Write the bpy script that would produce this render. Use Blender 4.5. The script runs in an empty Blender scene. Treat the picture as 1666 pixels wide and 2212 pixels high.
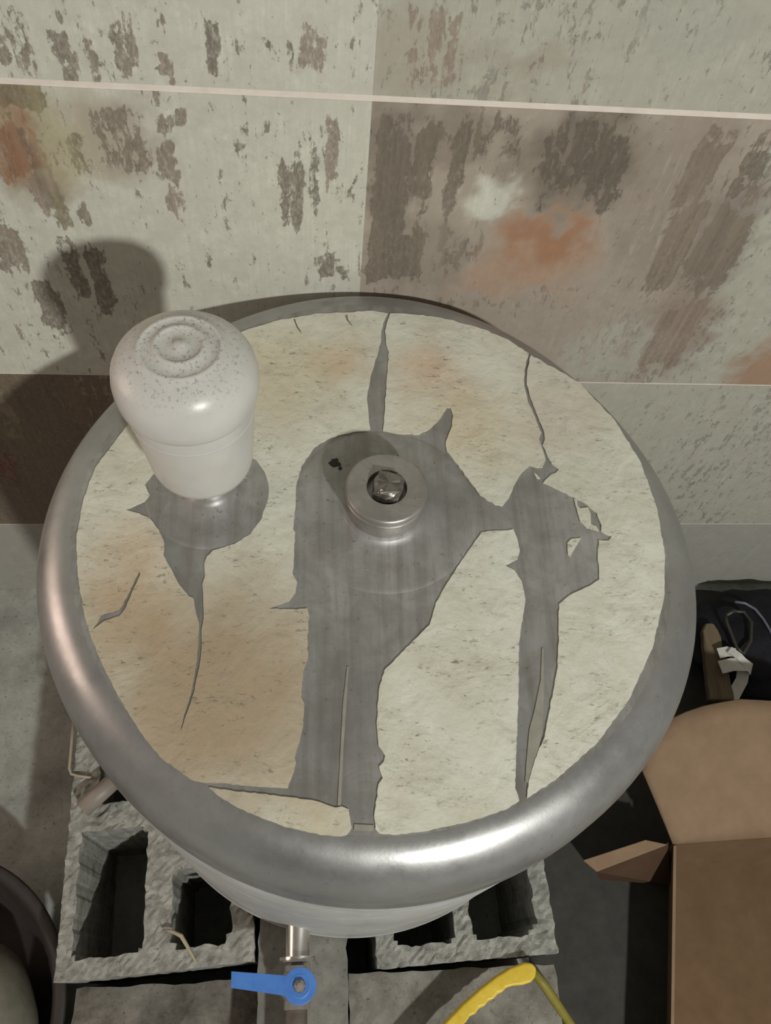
import bpy, bmesh, math, random
import numpy as np
from mathutils import Vector, Matrix

# ---------------------------------------------------------------- camera, world, lights
scene = bpy.context.scene
W, H = 1666, 2212
F_PX = 1724.1
CAM = np.array((-0.04958, -0.30693, 0.53397))
ROT = np.array(((0.99602, -0.044772, 0.077065),      # right
                (0.000779, -0.860264, -0.509848),    # down
                (0.089123, 0.507879, -0.856806)))    # forward
cam_data = bpy.data.cameras.new('camera')
cam = bpy.data.objects.new('camera', cam_data)
scene.collection.objects.link(cam)
cam_data.sensor_fit = 'HORIZONTAL'
cam_data.sensor_width = 36.0
cam_data.lens = F_PX / W * 36.0
cam_data.clip_start = 0.01
r_, d_, f_ = [Vector(v).normalized() for v in ROT]
m = Matrix((r_, -d_, -f_)).transposed().to_4x4()
m.translation = Vector(CAM)
cam.matrix_world = m
scene.camera = cam

world = bpy.data.worlds.new('room_ambient')
scene.world = world
world.use_nodes = True
world.node_tree.nodes['Background'].inputs[0].default_value = (0.172, 0.156, 0.134, 1)
world.node_tree.nodes['Background'].inputs[1].default_value = 1.0

def lamp(name, kind, loc, power, color, size):
    d = bpy.data.lights.new(name, kind)
    d.energy = power
    d.color = color
    if kind == 'AREA':
        d.shape = 'DISK'; d.size = size
    else:
        d.shadow_soft_size = size
    o = bpy.data.objects.new(name, d)
    o.location = loc
    scene.collection.objects.link(o)
    return o
lamp('ceiling_bulb', 'POINT', (0.70, -1.69, 1.18), 134, (1.0, 0.99, 0.935), 0.045)
warm = lamp('warm_left_light', 'AREA', (-1.5, 0.05, 0.35), 5.5, (1.0, 0.74, 0.62), 0.8)  # weak warm light from an unseen source on the left
warm.rotation_euler = (Vector((0, -0.1, -0.1)) - Vector(warm.location)).to_track_quat('-Z', 'Y').to_euler()

scene.view_settings.view_transform = 'Standard'
scene.view_settings.look = 'None'
scene.view_settings.gamma = 1.0
scene.view_settings.exposure = 0.0
scene.view_settings.use_curve_mapping = False

# ---------------------------------------------------------------- helpers
rng = random.Random(7)
WALL_Y = 0.2632
FLOOR_Z = -0.67
SEAT_Z = -0.47            # top of the blocks, underside of the tank

def rays(p):
    p = np.atleast_2d(np.array(p, float))
    d = np.c_[(p[:, 0] - W / 2) / F_PX, (p[:, 1] - H / 2) / F_PX, np.ones(len(p))]
    return d @ ROT
def on_z(p, z):
    """points of a level surface at height z measured off the photograph"""
    d = rays(p); t = (z - CAM[2]) / d[:, 2]
    return CAM + d * t[:, None]
def on_wall(p):
    d = rays(p); t = (WALL_Y - CAM[1]) / d[:, 1]
    return CAM + d * t[:, None]

def link(o, parent=None):
    scene.collection.objects.link(o)
    if parent is not None:
        o.parent = parent
        o.matrix_parent_inverse = parent.matrix_world.inverted() if False else Matrix.Translation(-Vector(parent.location))
    return o
def tag(o, label=None, cat=None, group=None, kind=None):
    if label: o['label'] = label
    if cat: o['category'] = cat
    if group: o['group'] = group
    if kind: o['kind'] = kind
    return o
def empty(name, loc, label, cat, group=None):
    o = bpy.data.objects.new(name, None)
    o.location = loc; o.empty_display_size = 0.05
    link(o)
    return tag(o, label, cat, group)
def obj(name, bm, mat, parent=None, smooth=False):
    bmesh.ops.recalc_face_normals(bm, faces=bm.faces)
    me = bpy.data.meshes.new(name)
    bm.to_mesh(me); bm.free()
    if mat is not None:
        me.materials.append(mat)
    if smooth:
        for p in me.polygons: p.use_smooth = True
    o = bpy.data.objects.new(name, me)
    return link(o, parent)
def autosmooth(o, deg=40):
    me = o.data
    for p in me.polygons: p.use_smooth = True
    try:
        me.set_sharp_from_angle(angle=math.radians(deg))
    except Exception:
        pass
    return o
def bevel(o, w, seg=2, deg=30):
    b = o.modifiers.new('bevel', 'BEVEL'); b.width = w; b.segments = seg
    b.limit_method = 'ANGLE'; b.angle_limit = math.radians(deg)
    return o

def lathe(prof, n=96, scale=None, center=(0, 0)):
    """prof: list of (r, z); scale(theta) multiplies the radius"""
    bm = bmesh.new(); rings = []
    for r, z in prof:
        if r < 1e-6:
            rings.append([bm.verts.new((center[0], center[1], z))]); continue
        ring = []
        for i in range(n):
            t = 2 * math.pi * i / n
            s = scale(t) if scale else 1
            ring.append(bm.verts.new((center[0] + r * s * math.cos(t), center[1] + r * s * math.sin(t), z)))
        rings.append(ring)
    for a, b in zip(rings, rings[1:]):
        for i in range(n):
            j = (i + 1) % n
            if len(a) == 1 and len(b) == 1: continue
            if len(a) == 1: bm.faces.new((a[0], b[i], b[j]))
            elif len(b) == 1: bm.faces.new((a[i], b[0], a[j]))
            else: bm.faces.new((a[i], b[i], b[j], a[j]))
    return bm
def tube(path, rad, n=12, caps=True):
    bm = bmesh.new(); pts = [Vector(p) for p in path]; rings = []
    rads = rad if isinstance(rad, (list, tuple)) else [rad] * len(pts)
    up = None
    for k, p in enumerate(pts):
        t = (pts[min(k + 1, len(pts) - 1)] - pts[max(k - 1, 0)]).normalized()
        if up is None:
            up = t.orthogonal().normalized()
        up = (up - t * up.dot(t)).normalized()
        v = t.cross(up)
        rings.append([bm.verts.new(p + (up * math.cos(2 * math.pi * i / n) + v * math.sin(2 * math.pi * i / n)) * rads[k]) for i in range(n)])
    for a, b in zip(rings, rings[1:]):
        for i in range(n):
            bm.faces.new((a[i], a[(i + 1) % n], b[(i + 1) % n], b[i]))
    if caps:
        bm.faces.new(rings[0]); bm.faces.new(rings[-1][::-1])
    return bm
def box_bm(x0, x1, y0, y1, z0, z1, bm=None):
    bm = bm or bmesh.new()
    v = [bm.verts.new(c) for c in ((x0, y0, z0), (x1, y0, z0), (x1, y1, z0), (x0, y1, z0), (x0, y0, z1), (x1, y0, z1), (x1, y1, z1), (x0, y1, z1))]
    for f in ((0, 3, 2, 1), (4, 5, 6, 7), (0, 1, 5, 4), (1, 2, 6, 5), (2, 3, 7, 6), (3, 0, 4, 7)):
        bm.faces.new([v[i] for i in f])
    return bm
def sheet(bm, pts, off):
    """solid sheet from a closed outline, given thickness vector"""
    a = [bm.verts.new(p) for p in pts]
    b = [bm.verts.new(Vector(p) + Vector(off)) for p in pts]
    bm.faces.new(a); bm.faces.new(b[::-1])
    for i in range(len(a)):
        j = (i + 1) % len(a)
        bm.faces.new((a[j], a[i], b[i], b[j]))
    return bm
def filled(outline, holes, z0, z1, zfun=None):
    """flat solid with holes: outlines are lists of (x, y)"""
    bm = bmesh.new(); loops = []
    for poly in [outline] + holes:
        vs = [bm.verts.new((p[0], p[1], z1)) for p in poly]
        es = [bm.edges.new((vs[i], vs[(i + 1) % len(vs)])) for i in range(len(vs))]
        loops.append((vs, es))
    bmesh.ops.triangle_fill(bm, use_beauty=True, use_dissolve=False, edges=[e for _, es in loops for e in es])
    for vs, es in loops:
        lo = [bm.verts.new((v.co.x, v.co.y, z0)) for v in vs]
        for i in range(len(vs)):
            j = (i + 1) % len(vs)
            bm.faces.new((vs[i], vs[j], lo[j], lo[i]))
    return bm

# ---------------------------------------------------------------- materials
def nodes_of(name, rough=0.6, metallic=0.0):
    mt = bpy.data.materials.new(name); mt.use_nodes = True
    nt = mt.node_tree; b = nt.nodes['Principled BSDF']
    b.inputs['Roughness'].default_value = rough
    b.inputs['Metallic'].default_value = metallic
    return mt, nt, b
def N(nt, kind, **kw):
    n = nt.nodes.new(kind)
    for k, v in kw.items():
        if k in n.inputs: n.inputs[k].default_value = v
        else: setattr(n, k, v)
    return n
def coords(nt, scale=(1, 1, 1), rot=(0, 0, 0)):
    tc = N(nt, 'ShaderNodeTexCoord'); mp = N(nt, 'ShaderNodeMapping')
    mp.inputs['Scale'].default_value = scale; mp.inputs['Rotation'].default_value = rot
    nt.links.new(tc.outputs['Object'], mp.inputs['Vector'])
    return mp.outputs['Vector']
def noise(nt, vec, scale, detail=4, rough=0.6, dist=0.0):
    n = N(nt, 'ShaderNodeTexNoise', Scale=scale, Detail=detail, Roughness=rough, Distortion=dist)
    nt.links.new(vec, n.inputs['Vector']); return n.outputs['Fac']
def ramp(nt, fac, stops):
    r = N(nt, 'ShaderNodeValToRGB'); e = r.color_ramp.elements
    while len(e) < len(stops): e.new(0.5)
    for el, (p, c) in zip(e, stops):
        el.position = p; el.color = (*c, 1) if len(c) == 3 else c
    nt.links.new(fac, r.inputs['Fac']); return r.outputs['Color']
def mix(nt, fac, a, b, mode='MIX'):
    n = N(nt, 'ShaderNodeMix', data_type='RGBA', blend_type=mode)
    for s, v in ((n.inputs['Factor'], fac), (n.inputs['A'] if False else n.inputs[6], a), (n.inputs[7], b)):
        if isinstance(v, (int, float)): s.default_value = v
        elif isinstance(v, tuple): s.default_value = (*v, 1)
        else: nt.links.new(v, s)
    return n.outputs[2]
def math_(nt, op, a, b=None, c=None, clamp=False):
    n = N(nt, 'ShaderNodeMath', operation=op); n.use_clamp = clamp
    for i, v in enumerate((a, b, c)):
        if v is None: continue
        if isinstance(v, (int, float)): n.inputs[i].default_value = v
        else: nt.links.new(v, n.inputs[i])
    return n.outputs[0]
def bump(nt, b, h, strength=0.3, dist=0.002):
    n = N(nt, 'ShaderNodeBump', Strength=strength, Distance=dist)
    nt.links.new(h, n.inputs['Height']); nt.links.new(n.outputs['Normal'], b.inputs['Normal'])
def srgb(r, g, b):
    return tuple((c / 255 / 12.92 if c / 255 <= 0.04045 else ((c / 255 + 0.055) / 1.055) ** 2.4) for c in (r, g, b))

def mat_simple(name, c0, c1, scale, rough=0.6, metallic=0.0, bs=0.2, bd=0.002, spec=None, stretch=(1, 1, 1)):
    mt, nt, b = nodes_of(name, rough, metallic)
    v = coords(nt, stretch)
    f = noise(nt, v, scale, 6, 0.65)
    nt.links.new(ramp(nt, f, [(0.3, c0), (0.7, c1)]), b.inputs['Base Color'])
    bump(nt, b, noise(nt, v, scale * 2.5, 5, 0.7), bs, bd)
    if spec is not None: b.inputs['Specular IOR Level'].default_value = spec
    return mt

def mat_tile():
    mt, nt, b = nodes_of('printed_wall_tile', 0.42)
    b.inputs['Specular IOR Level'].default_value = 0.25
    wear = N(nt, 'ShaderNodeAttribute', attribute_name='wear').outputs['Fac']
    tint = N(nt, 'ShaderNodeAttribute', attribute_name='tint').outputs['Color']
    base = N(nt, 'ShaderNodeAttribute', attribute_name='ground').outputs['Color']
    v = coords(nt, (1, 1, 0.45)); vs = coords(nt, (1, 1, 0.045)); vo = coords(nt)
    n1 = noise(nt, v, 150, 7, 0.72, 0.3)
    n2 = noise(nt, vs, 160, 4, 0.6)
    n3 = noise(nt, vo, 26, 4, 0.6)
    s = math_(nt, 'ADD', math_(nt, 'MULTIPLY', n1, 0.62), math_(nt, 'ADD', math_(nt, 'MULTIPLY', n2, 0.26), math_(nt, 'MULTIPLY', n3, 0.12)))
    # paint is gone where s < threshold(wear); the change is soft like a photographic print
    th = math_(nt, 'MULTIPLY_ADD', wear, 0.31, 0.355)
    mk = N(nt, 'ShaderNodeMapRange', interpolation_type='SMOOTHSTEP')
    nt.links.new(math_(nt, 'SUBTRACT', th, s), mk.inputs['Value'])
    mk.inputs['From Min'].default_value = -0.022; mk.inputs['From Max'].default_value = 0.028
    fleck = ramp(nt, noise(nt, v, 330, 5, 0.8), [(0.36, (0.55, 0.55, 0.55)), (0.55, (1, 1, 1))])
    wood = mix(nt, ramp(nt, n2, [(0.35, (0, 0, 0)), (0.65, (1, 1, 1))]), tint, mix(nt, 0.55, tint, (0.085, 0.075, 0.062)))
    ground = mix(nt, ramp(nt, noise(nt, vo, 70, 6, 0.75), [(0.35, (0, 0, 0)), (0.7, (1, 1, 1))]), base, mix(nt, 0.36, base, (0.17, 0.16, 0.14)))
    ground = mix(nt, ramp(nt, noise(nt, vs, 300, 3, 0.6), [(0.4, (0, 0, 0)), (0.75, (1, 1, 1))]), ground, mix(nt, 0.25, base, (0.17, 0.155, 0.135)))
    ground = mix(nt, ramp(nt, n3, [(0.4, (0, 0, 0)), (0.65, (0.5, 0.5, 0.5))]), ground, mix(nt, 0.3, base, (0.30, 0.25, 0.215)))
    col = mix(nt, math_(nt, 'MULTIPLY', math_(nt, 'MULTIPLY', mk.outputs[0], fleck), 0.86), ground, wood)
    specks = ramp(nt, noise(nt, v, 210, 3, 0.8), [(0.29, (1, 1, 1)), (0.33, (0, 0, 0))])
    col = mix(nt, math_(nt, 'MULTIPLY', specks, 0.55), col, (0.11, 0.1, 0.088))
    nt.links.new(col, b.inputs['Base Color'])
    bump(nt, b, s, 0.12, 0.001)
    return mt

def mat_steel(name, rough, dirt=0.5, base=(0.50, 0.50, 0.485), brushed=None, met=0.9, lo=0.82):
    mt, nt, b = nodes_of(name, rough, met)
    vo = coords(nt)
    big = noise(nt, vo, 9, 4, 0.6)
    col = ramp(nt, big, [(0.32, tuple(c * lo for c in base)), (0.62, base)])
    sp = ramp(nt, noise(nt, vo, 190, 3, 0.7), [(0.27, (1, 1, 1)), (0.36, (0, 0, 0))])
    col = mix(nt, math_(nt, 'MULTIPLY', sp, dirt), col, (0.1, 0.09, 0.08))
    mid = ramp(nt, noise(nt, vo, 38, 6, 0.75, 0.6), [(0.42, (1, 1, 1)), (0.6, (0, 0, 0))])
    col = mix(nt, math_(nt, 'MULTIPLY', mid, dirt * 0.45), col, (0.2, 0.185, 0.16))
    if lo < 0.7:      # drawn-out grime along the plate
        st = ramp(nt, noise(nt, coords(nt, (26, 1.6, 1)), 4, 5, 0.6), [(0.45, (0, 0, 0)), (0.7, (1, 1, 1))])
        col = mix(nt, math_(nt, 'MULTIPLY', st, 0.45), col, (0.17, 0.155, 0.13))
    nt.links.new(col, b.inputs['Base Color'])
    rr = N(nt, 'ShaderNodeMapRange'); nt.links.new(noise(nt, vo, 30, 5, 0.7), rr.inputs['Value'])
    rr.inputs['From Min'].default_value = 0.3; rr.inputs['From Max'].default_value = 0.7
    rr.inputs['To Min'].default_value = rough - 0.07; rr.inputs['To Max'].default_value = rough + 0.1
    nt.links.new(rr.outputs[0], b.inputs['Roughness'])
    if brushed:
        bump(nt, b, noise(nt, coords(nt, brushed), 60, 3, 0.6), 0.05, 0.0008)
    return mt

def mat_paper():
    mt, nt, b = nodes_of('aged_cream_paper', 0.75)
    b.inputs['Specular IOR Level'].default_value = 0.2
    vo = coords(nt)
    cream = srgb(206, 205, 188); pale = srgb(221, 224, 211)
    col = mix(nt, ramp(nt, noise(nt, vo, 14, 5, 0.6), [(0.35, (0, 0, 0)), (0.65, (1, 1, 1))]), cream, pale)
    # brown soak stains, pinkish bleed
    def blob(cx, cy, rad, soft):
        tc = N(nt, 'ShaderNodeTexCoord'); d = N(nt, 'ShaderNodeVectorMath', operation='DISTANCE')
        nt.links.new(tc.outputs['Object'], d.inputs[0]); d.inputs[1].default_value = (cx, cy, 0)
        w = math_(nt, 'MULTIPLY_ADD', noise(nt, vo, 30, 4, 0.6), 0.05, -0.025)
        q = N(nt, 'ShaderNodeMapRange', interpolation_type='SMOOTHSTEP')
        nt.links.new(math_(nt, 'ADD', d.outputs['Value'], w), q.inputs['Value'])
        q.inputs['From Min'].default_value = rad; q.inputs['From Max'].default_value = rad + soft
        q.inputs['To Min'].default_value = 1; q.inputs['To Max'].default_value = 0
        return q.outputs[0]
    for (px, rad, soft, c, k) in (((470, 1500), 0.03, 0.10, srgb(160, 137, 106), 0.8), ((250, 1330), 0.0, 0.07, srgb(176, 150, 116), 0.6),
                                  ((930, 800), 0.0, 0.05, srgb(212, 178, 148), 0.6), ((740, 780), 0.0, 0.04, srgb(208, 180, 148), 0.55),
                                  ((1200, 900), 0.01, 0.05, srgb(196, 182, 168), 0.5), ((700, 1780), 0.0, 0.06, srgb(196, 178, 142), 0.3),
                                  ((300, 1200), 0.0, 0.06, srgb(196, 168, 132), 0.5), ((1000, 930), 0.0, 0.08, srgb(214, 196, 162), 0.5),
                                  ((600, 800), 0.0, 0.09, srgb(200, 186, 148), 0.5)):
        p = on_z(px, 0)[0]
        col = mix(nt, math_(nt, 'MULTIPLY', blob(p[0], p[1], rad, soft), k), col, c)
    vf = coords(nt, (0.45, 1, 1))
    sp = ramp(nt, noise(nt, vf, 300, 4, 0.8), [(0.34, (1, 1, 1)), (0.42, (0, 0, 0))])
    clus = ramp(nt, noise(nt, vo, 22, 3, 0.6), [(0.36, (0.12, 0.12, 0.12)), (0.62, (1, 1, 1))])
    col = mix(nt, math_(nt, 'MULTIPLY', math_(nt, 'MULTIPLY', sp, clus), 0.75), col, (0.12, 0.105, 0.08))
    grime = ramp(nt, noise(nt, vf, 90, 7, 0.85), [(0.45, (0, 0, 0)), (0.68, (1, 1, 1))])
    col = mix(nt, math_(nt, 'MULTIPLY', math_(nt, 'MULTIPLY', grime, clus), 0.42), col, (0.26, 0.24, 0.19))
    nt.links.new(col, b.inputs['Base Color'])
    h = math_(nt, 'ADD', noise(nt, vo, 28, 4, 0.55, 1.0), math_(nt, 'MULTIPLY', noise(nt, vo, 160, 4, 0.6), 0.25))
    bump(nt, b, h, 0.5, 0.004)
    return mt

def mat_concrete(name, c0, c1, rough=0.9, pits=True, scale=40, bs=0.7):
    mt, nt, b = nodes_of(name, rough)
    b.inputs['Specular IOR Level'].default_value = 0.15
    vo = coords(nt)
    col = ramp(nt, noise(nt, vo, scale, 8, 0.75), [(0.3, c0), (0.68, c1)])
    if pits:
        p = ramp(nt, noise(nt, vo, 170, 4, 0.7), [(0.3, (1, 1, 1)), (0.42, (0, 0, 0))])
        col = mix(nt, math_(nt, 'MULTIPLY', p, 0.55), col, tuple(c * 0.25 for c in c0))
    nt.links.new(col, b.inputs['Base Color'])
    bump(nt, b, noise(nt, vo, 130, 8, 0.75), bs, 0.003)
    return mt

M = {}
M['tile'] = mat_tile()
M['reflection_wall'] = mat_simple('dark_reflection_brown', srgb(52, 46, 40), srgb(62, 55, 48), 12, 0.9)
M['grout'] = mat_simple('pale_grout', srgb(220, 210, 200), srgb(232, 224, 214), 60, 0.85)
M['steel_rim'] = mat_steel('dull_rolled_steel', 0.37, 0.3, (0.45, 0.455, 0.45), (8, 8, 1), 0.74)
M['steel_top'] = mat_steel('grimy_steel_plate', 0.46, 0.75, (0.46, 0.465, 0.455), (1, 14, 1), 0.5, 0.62)
M['steel_body'] = mat_steel('pale_steel_body', 0.5, 0.4, (0.62, 0.63, 0.62), (1, 1, 10), 0.4)
M['steel_nut'] = mat_steel('machined_steel', 0.42, 0.8, (0.46, 0.44, 0.42), None, 0.65)
M['bolt'] = mat_steel('dark_worn_steel', 0.3, 0.9, (0.34, 0.32, 0.30))
M['chrome'] = mat_steel('plated_brass', 0.22, 0.2, (0.72, 0.70, 0.66))
M['paper'] = mat_paper()
M['streak'] = mat_simple('pale_grey_streak', srgb(142, 140, 130), srgb(160, 158, 148), 90, 0.45)
M['gasket'] = mat_simple('dark_gasket', srgb(34, 32, 30), srgb(60, 56, 52), 90, 0.7)
M['block'] = mat_concrete('rough_block_concrete', srgb(112, 112, 106), srgb(186, 186, 178))
M['smooth_block'] = mat_concrete('smooth_block_concrete', srgb(104, 104, 98), srgb(146, 146, 139), scale=18, bs=0.35)
M['paver'] = mat_concrete('stained_paver_concrete', srgb(98, 94, 86), srgb(160, 158, 150), scale=16, bs=0.4)
M['soiled'] = mat_concrete('soiled_paver_concrete', srgb(44, 41, 36), srgb(142, 138, 130), scale=11, bs=0.4)
M['floor'] = mat_concrete('dusty_floor_concrete', srgb(120, 122, 118), srgb(176, 180, 174), scale=9, bs=0.35)
M['blue'] = mat_simple('blue_plastic_lever', srgb(66, 118, 196), srgb(80, 134, 210), 60, 0.42)
M['yellow'] = mat_simple('yellow_plastic', srgb(206, 176, 46), srgb(232, 204, 72), 50, 0.45)
M['olive_yellow'] = mat_simple('dull_yellow_plastic', srgb(120, 112, 44), srgb(140, 130, 56), 50, 0.55)
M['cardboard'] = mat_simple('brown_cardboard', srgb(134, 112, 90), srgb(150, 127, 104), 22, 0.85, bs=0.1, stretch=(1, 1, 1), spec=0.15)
M['cardboard_inner_shade'] = mat_simple('shade_toned_cardboard', srgb(104, 83, 62), srgb(118, 96, 73), 22, 0.85, bs=0.1, spec=0.15)  # same cardboard, darkened to paint in the shade inside the box
M['cardboard_fold_shade'] = mat_simple('fold_shade_cardboard', srgb(74, 56, 44), srgb(86, 66, 52), 22, 0.85, bs=0.1, spec=0.15)  # shade on the tab's lower fold, put into the colour
M['mat'] = mat_simple('charcoal_rubber', srgb(60, 59, 56), srgb(76, 74, 70), 30, 0.8, bs=0.2, spec=0.2)
M['bag'] = mat_simple('black_fabric', srgb(20, 20, 25), srgb(32, 32, 40), 40, 0.65, bs=0.5, bd=0.004, spec=0.25)
M['piping'] = mat_simple('grey_piping', srgb(90, 90, 104), srgb(120, 120, 134), 40, 0.5)
M['wood'] = mat_simple('weathered_wood', srgb(92, 80, 62), srgb(128, 112, 90), 60, 0.8, stretch=(1, 0.12, 1), bs=0.5)
M['strap'] = mat_simple('white_strap', srgb(196, 194, 188), srgb(214, 212, 206), 60, 0.6)
M['grey_loop'] = mat_simple('smoky_plastic', srgb(44, 44, 40), srgb(60, 60, 54), 30, 0.4)
M['basin'] = mat_simple('dark_plastic_basin', srgb(40, 36, 34), srgb(54, 48, 46), 30, 0.6)
M['dust'] = mat_simple('dusty_olive_cloth', srgb(100, 98, 86), srgb(128, 125, 112), 18, 0.95, bs=0.4, spec=0.1)
M['conduit'] = mat_simple('grey_plastic_conduit', srgb(128, 120, 110), srgb(150, 142, 132), 30, 0.5)
M['wire'] = mat_simple('pale_wire', srgb(150, 140, 124), srgb(172, 162, 146), 60, 0.5)
M['straw'] = mat_simple('dry_straw', srgb(150, 140, 116), srgb(178, 168, 144), 60, 0.8)

def mat_cap():
    mt, nt, b = nodes_of('milky_white_plastic', 0.32)
    b.inputs['Subsurface Weight'].default_value = 0.25
    b.inputs['Subsurface Radius'].default_value = (0.012, 0.011, 0.010)
    b.inputs['Subsurface Scale'].default_value = 0.6
    vo = coords(nt)
    col = ramp(nt, noise(nt, vo, 20, 4, 0.6), [(0.3, srgb(196, 195, 190)), (0.7, srgb(210, 210, 206))])
    geo = N(nt, 'ShaderNodeNewGeometry'); sx = N(nt, 'ShaderNodeSeparateXYZ')
    nt.links.new(geo.outputs['Normal'], sx.inputs[0])
    up = N(nt, 'ShaderNodeMapRange'); nt.links.new(sx.outputs['Z'], up.inputs['Value'])
    up.inputs['From Min'].default_value = 0.35; up.inputs['From Max'].default_value = 1.0
    sp = ramp(nt, noise(nt, vo, 420, 3, 0.7), [(0.36, (1, 1, 1)), (0.44, (0, 0, 0))])   # settled dust specks
    col = mix(nt, math_(nt, 'MULTIPLY', math_(nt, 'MULTIPLY', sp, up.outputs[0]), 0.6), col, srgb(96, 94, 88))
    nt.links.new(col, b.inputs['Base Color'])
    return mt
M['cap'] = mat_cap()

# ---------------------------------------------------------------- setting: floor and tiled wall
tag(obj('floor', box_bm(-1.6, 1.8, -3.3, WALL_Y + 0.06, FLOOR_Z - 0.06, FLOOR_Z), M['floor']),
    'dusty grey concrete floor at the foot of the tiled wall', 'floor', kind='structure')
tag(obj('added_dark_wall', box_bm(-1.6, 1.8, -3.3, -3.24, FLOOR_Z, 1.6), M['reflection_wall']),  # unseen wall added so the front rim reflects something dark
    'added unseen dark wall that darkens the steel reflections', 'wall', kind='structure')
XJ = [-1.306, -0.981, -0.656, -0.331, -0.0063, 0.3187, 0.644, 0.969, 1.294]
ZJ = [FLOOR_Z, -0.4624, -0.1427, 0.1791, 0.5005, 0.822]
wall = obj('wall_back', box_bm(XJ[0], XJ[-1], WALL_Y + 0.0008, WALL_Y + 0.06, FLOOR_Z, ZJ[-1]), M['grout'])
tag(wall, 'wall of square printed tiles with worn paint pattern behind the tank', 'wall', kind='structure')

BR = srgb(138, 126, 112); OL = srgb(136, 126, 98); OR = srgb(168, 124, 94); PK = srgb(154, 138, 124); DK = srgb(120, 112, 99)
WH = srgb(214, 215, 202); GG = srgb(188, 188, 174); BE = srgb(178, 168, 155)
# worn areas of the print: (x0, y0, x1, y1) measured on the photograph, strength, tint
WEAR = [
 (-30,40,25,172,.75,BR),(38,75,85,172,.6,BR),(100,0,160,175,.72,BR),(232,70,262,115,.6,DK),(325,0,365,60,.45,BR),(330,95,372,180,.95,PK),
 (440,15,482,178,.85,DK),(505,60,530,178,.55,DK),(568,55,592,150,.85,DK),(640,40,712,188,.85,PK),(618,60,648,192,.6,DK),(718,40,748,140,.4,DK),
 (-30,185,115,275,.9,OL),(-30,255,105,410,.95,OR),(60,280,130,520,.85,PK),(105,260,205,430,.62,OL),(195,190,325,415,.66,BR),(330,195,415,285,.95,BR),
 (335,270,385,430,.85,BR),(362,400,412,510,.8,PK),(440,195,472,272,.7,DK),(508,200,545,285,.55,DK),(505,300,535,350,.5,DK),(598,335,662,510,.68,DK),
 (700,225,738,450,.6,PK),(-30,480,62,590,.85,BR),(168,430,206,515,.7,BR),(145,525,185,660,.9,DK),(80,590,135,730,.9,DK),(195,535,245,690,.85,DK),
 (675,565,762,622,.6,DK),(378,530,412,650,.5,DK),(748,395,772,455,.55,DK),(540,520,560,600,.4,DK),
 (797,212,888,640,.72,DK),(885,215,945,490,.8,DK),(958,225,1015,500,.75,DK),(1010,225,1145,345,.62,DK),(1130,225,1380,480,.75,srgb(108,100,88)),
 (780,480,930,640,.7,DK),(930,500,1060,600,.5,BR),(1395,250,1490,600,.42,BE),(1478,262,1562,460,.9,BR),(1420,420,1500,640,.8,BR),(1590,300,1660,420,.9,DK),
 (1500,420,1620,640,.95,BR),(1390,640,1500,830,.9,PK),(900,600,1300,700,.42,PK),(1150,640,1420,800,.38,BE),
 (850,15,1010,208,.42,PK),(1110,100,1180,180,.3,PK),(1210,180,1320,245,.35,PK),
 (240,20,300,170,.42,BR),(750,30,800,190,.36,DK),(20,20,60,120,.45,DK),(180,60,215,170,.45,BR),(280,200,330,330,.55,BR),(470,330,500,560,.34,DK),(420,480,470,640,.36,DK),(560,240,600,330,.38,DK),(660,260,700,520,.4,DK),(120,420,170,540,.6,OL),(290,420,360,470,.45,DK)]
CLEAR = [(1000,365,1112,500)]
SMOKE = [(1250,345,190,150,srgb(128,120,108),1),(850,360,90,190,srgb(140,132,122),.95),(900,560,140,110,srgb(150,142,130),.8),(990,290,110,90,srgb(146,136,124),.9),(1450,420,130,230,srgb(160,149,137),.9),(1560,520,90,170,srgb(140,130,120),.8),(1450,720,120,130,srgb(156,142,130),.8),(1100,680,280,110,srgb(178,166,152),.7),(1330,760,150,80,srgb(188,188,176),.8),(900,130,150,110,srgb(178,170,156),.6),(1500,60,180,90,srgb(176,178,166),.6),(60,330,120,160,srgb(150,136,112),.8),(180,300,140,140,srgb(188,180,156),.7),(260,300,120,130,srgb(178,168,154),.6)]
STAIN = [(1180,525,140,85,srgb(172,128,98),.95),(1120,590,190,60,srgb(184,154,130),.7),(1660,800,100,75,OR,.75),(40,330,70,90,OR,.6),(10,890,50,90,OL,.7),(5,1010,30,60,srgb(120,60,50),.7),(1120,150,110,70,PK,.35),(130,330,90,120,srgb(196,190,150),.4)]
def rect_w(x0, y0, x1, y1):
    c = on_wall([((x0 + x1) / 2, (y0 + y1) / 2), (x0, (y0 + y1) / 2), (x1, (y0 + y1) / 2), ((x0 + x1) / 2, y0), ((x0 + x1) / 2, y1)])
    return c[0, 0], c[0, 2], abs(c[2, 0] - c[1, 0]) / 2, abs(c[3, 2] - c[4, 2]) / 2
nprng = np.random.RandomState(3)
LAT = nprng.uniform(-1, 1, (256, 256))
def vnoise(x, z, f):
    """smooth lattice noise on the wall, -1..1"""
    u, v = (x + 5) * f, (z + 5) * f
    i, j = np.floor(u).astype(int), np.floor(v).astype(int)
    a, b = u - i, v - j
    a, b = a * a * (3 - 2 * a), b * b * (3 - 2 * b)
    L = lambda p, q: LAT[p % 256, q % 256]
    return (L(i, j) * (1 - a) + L(i + 1, j) * a) * (1 - b) + (L(i, j + 1) * (1 - a) + L(i + 1, j + 1) * a) * b
def fbm(x, z, f):
    return vnoise(x, z, f) * .5 + vnoise(x, z, f * 2.1) * .28 + vnoise(x, z, f * 4.3) * .16 + vnoise(x, z, f * 9) * .1
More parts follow.
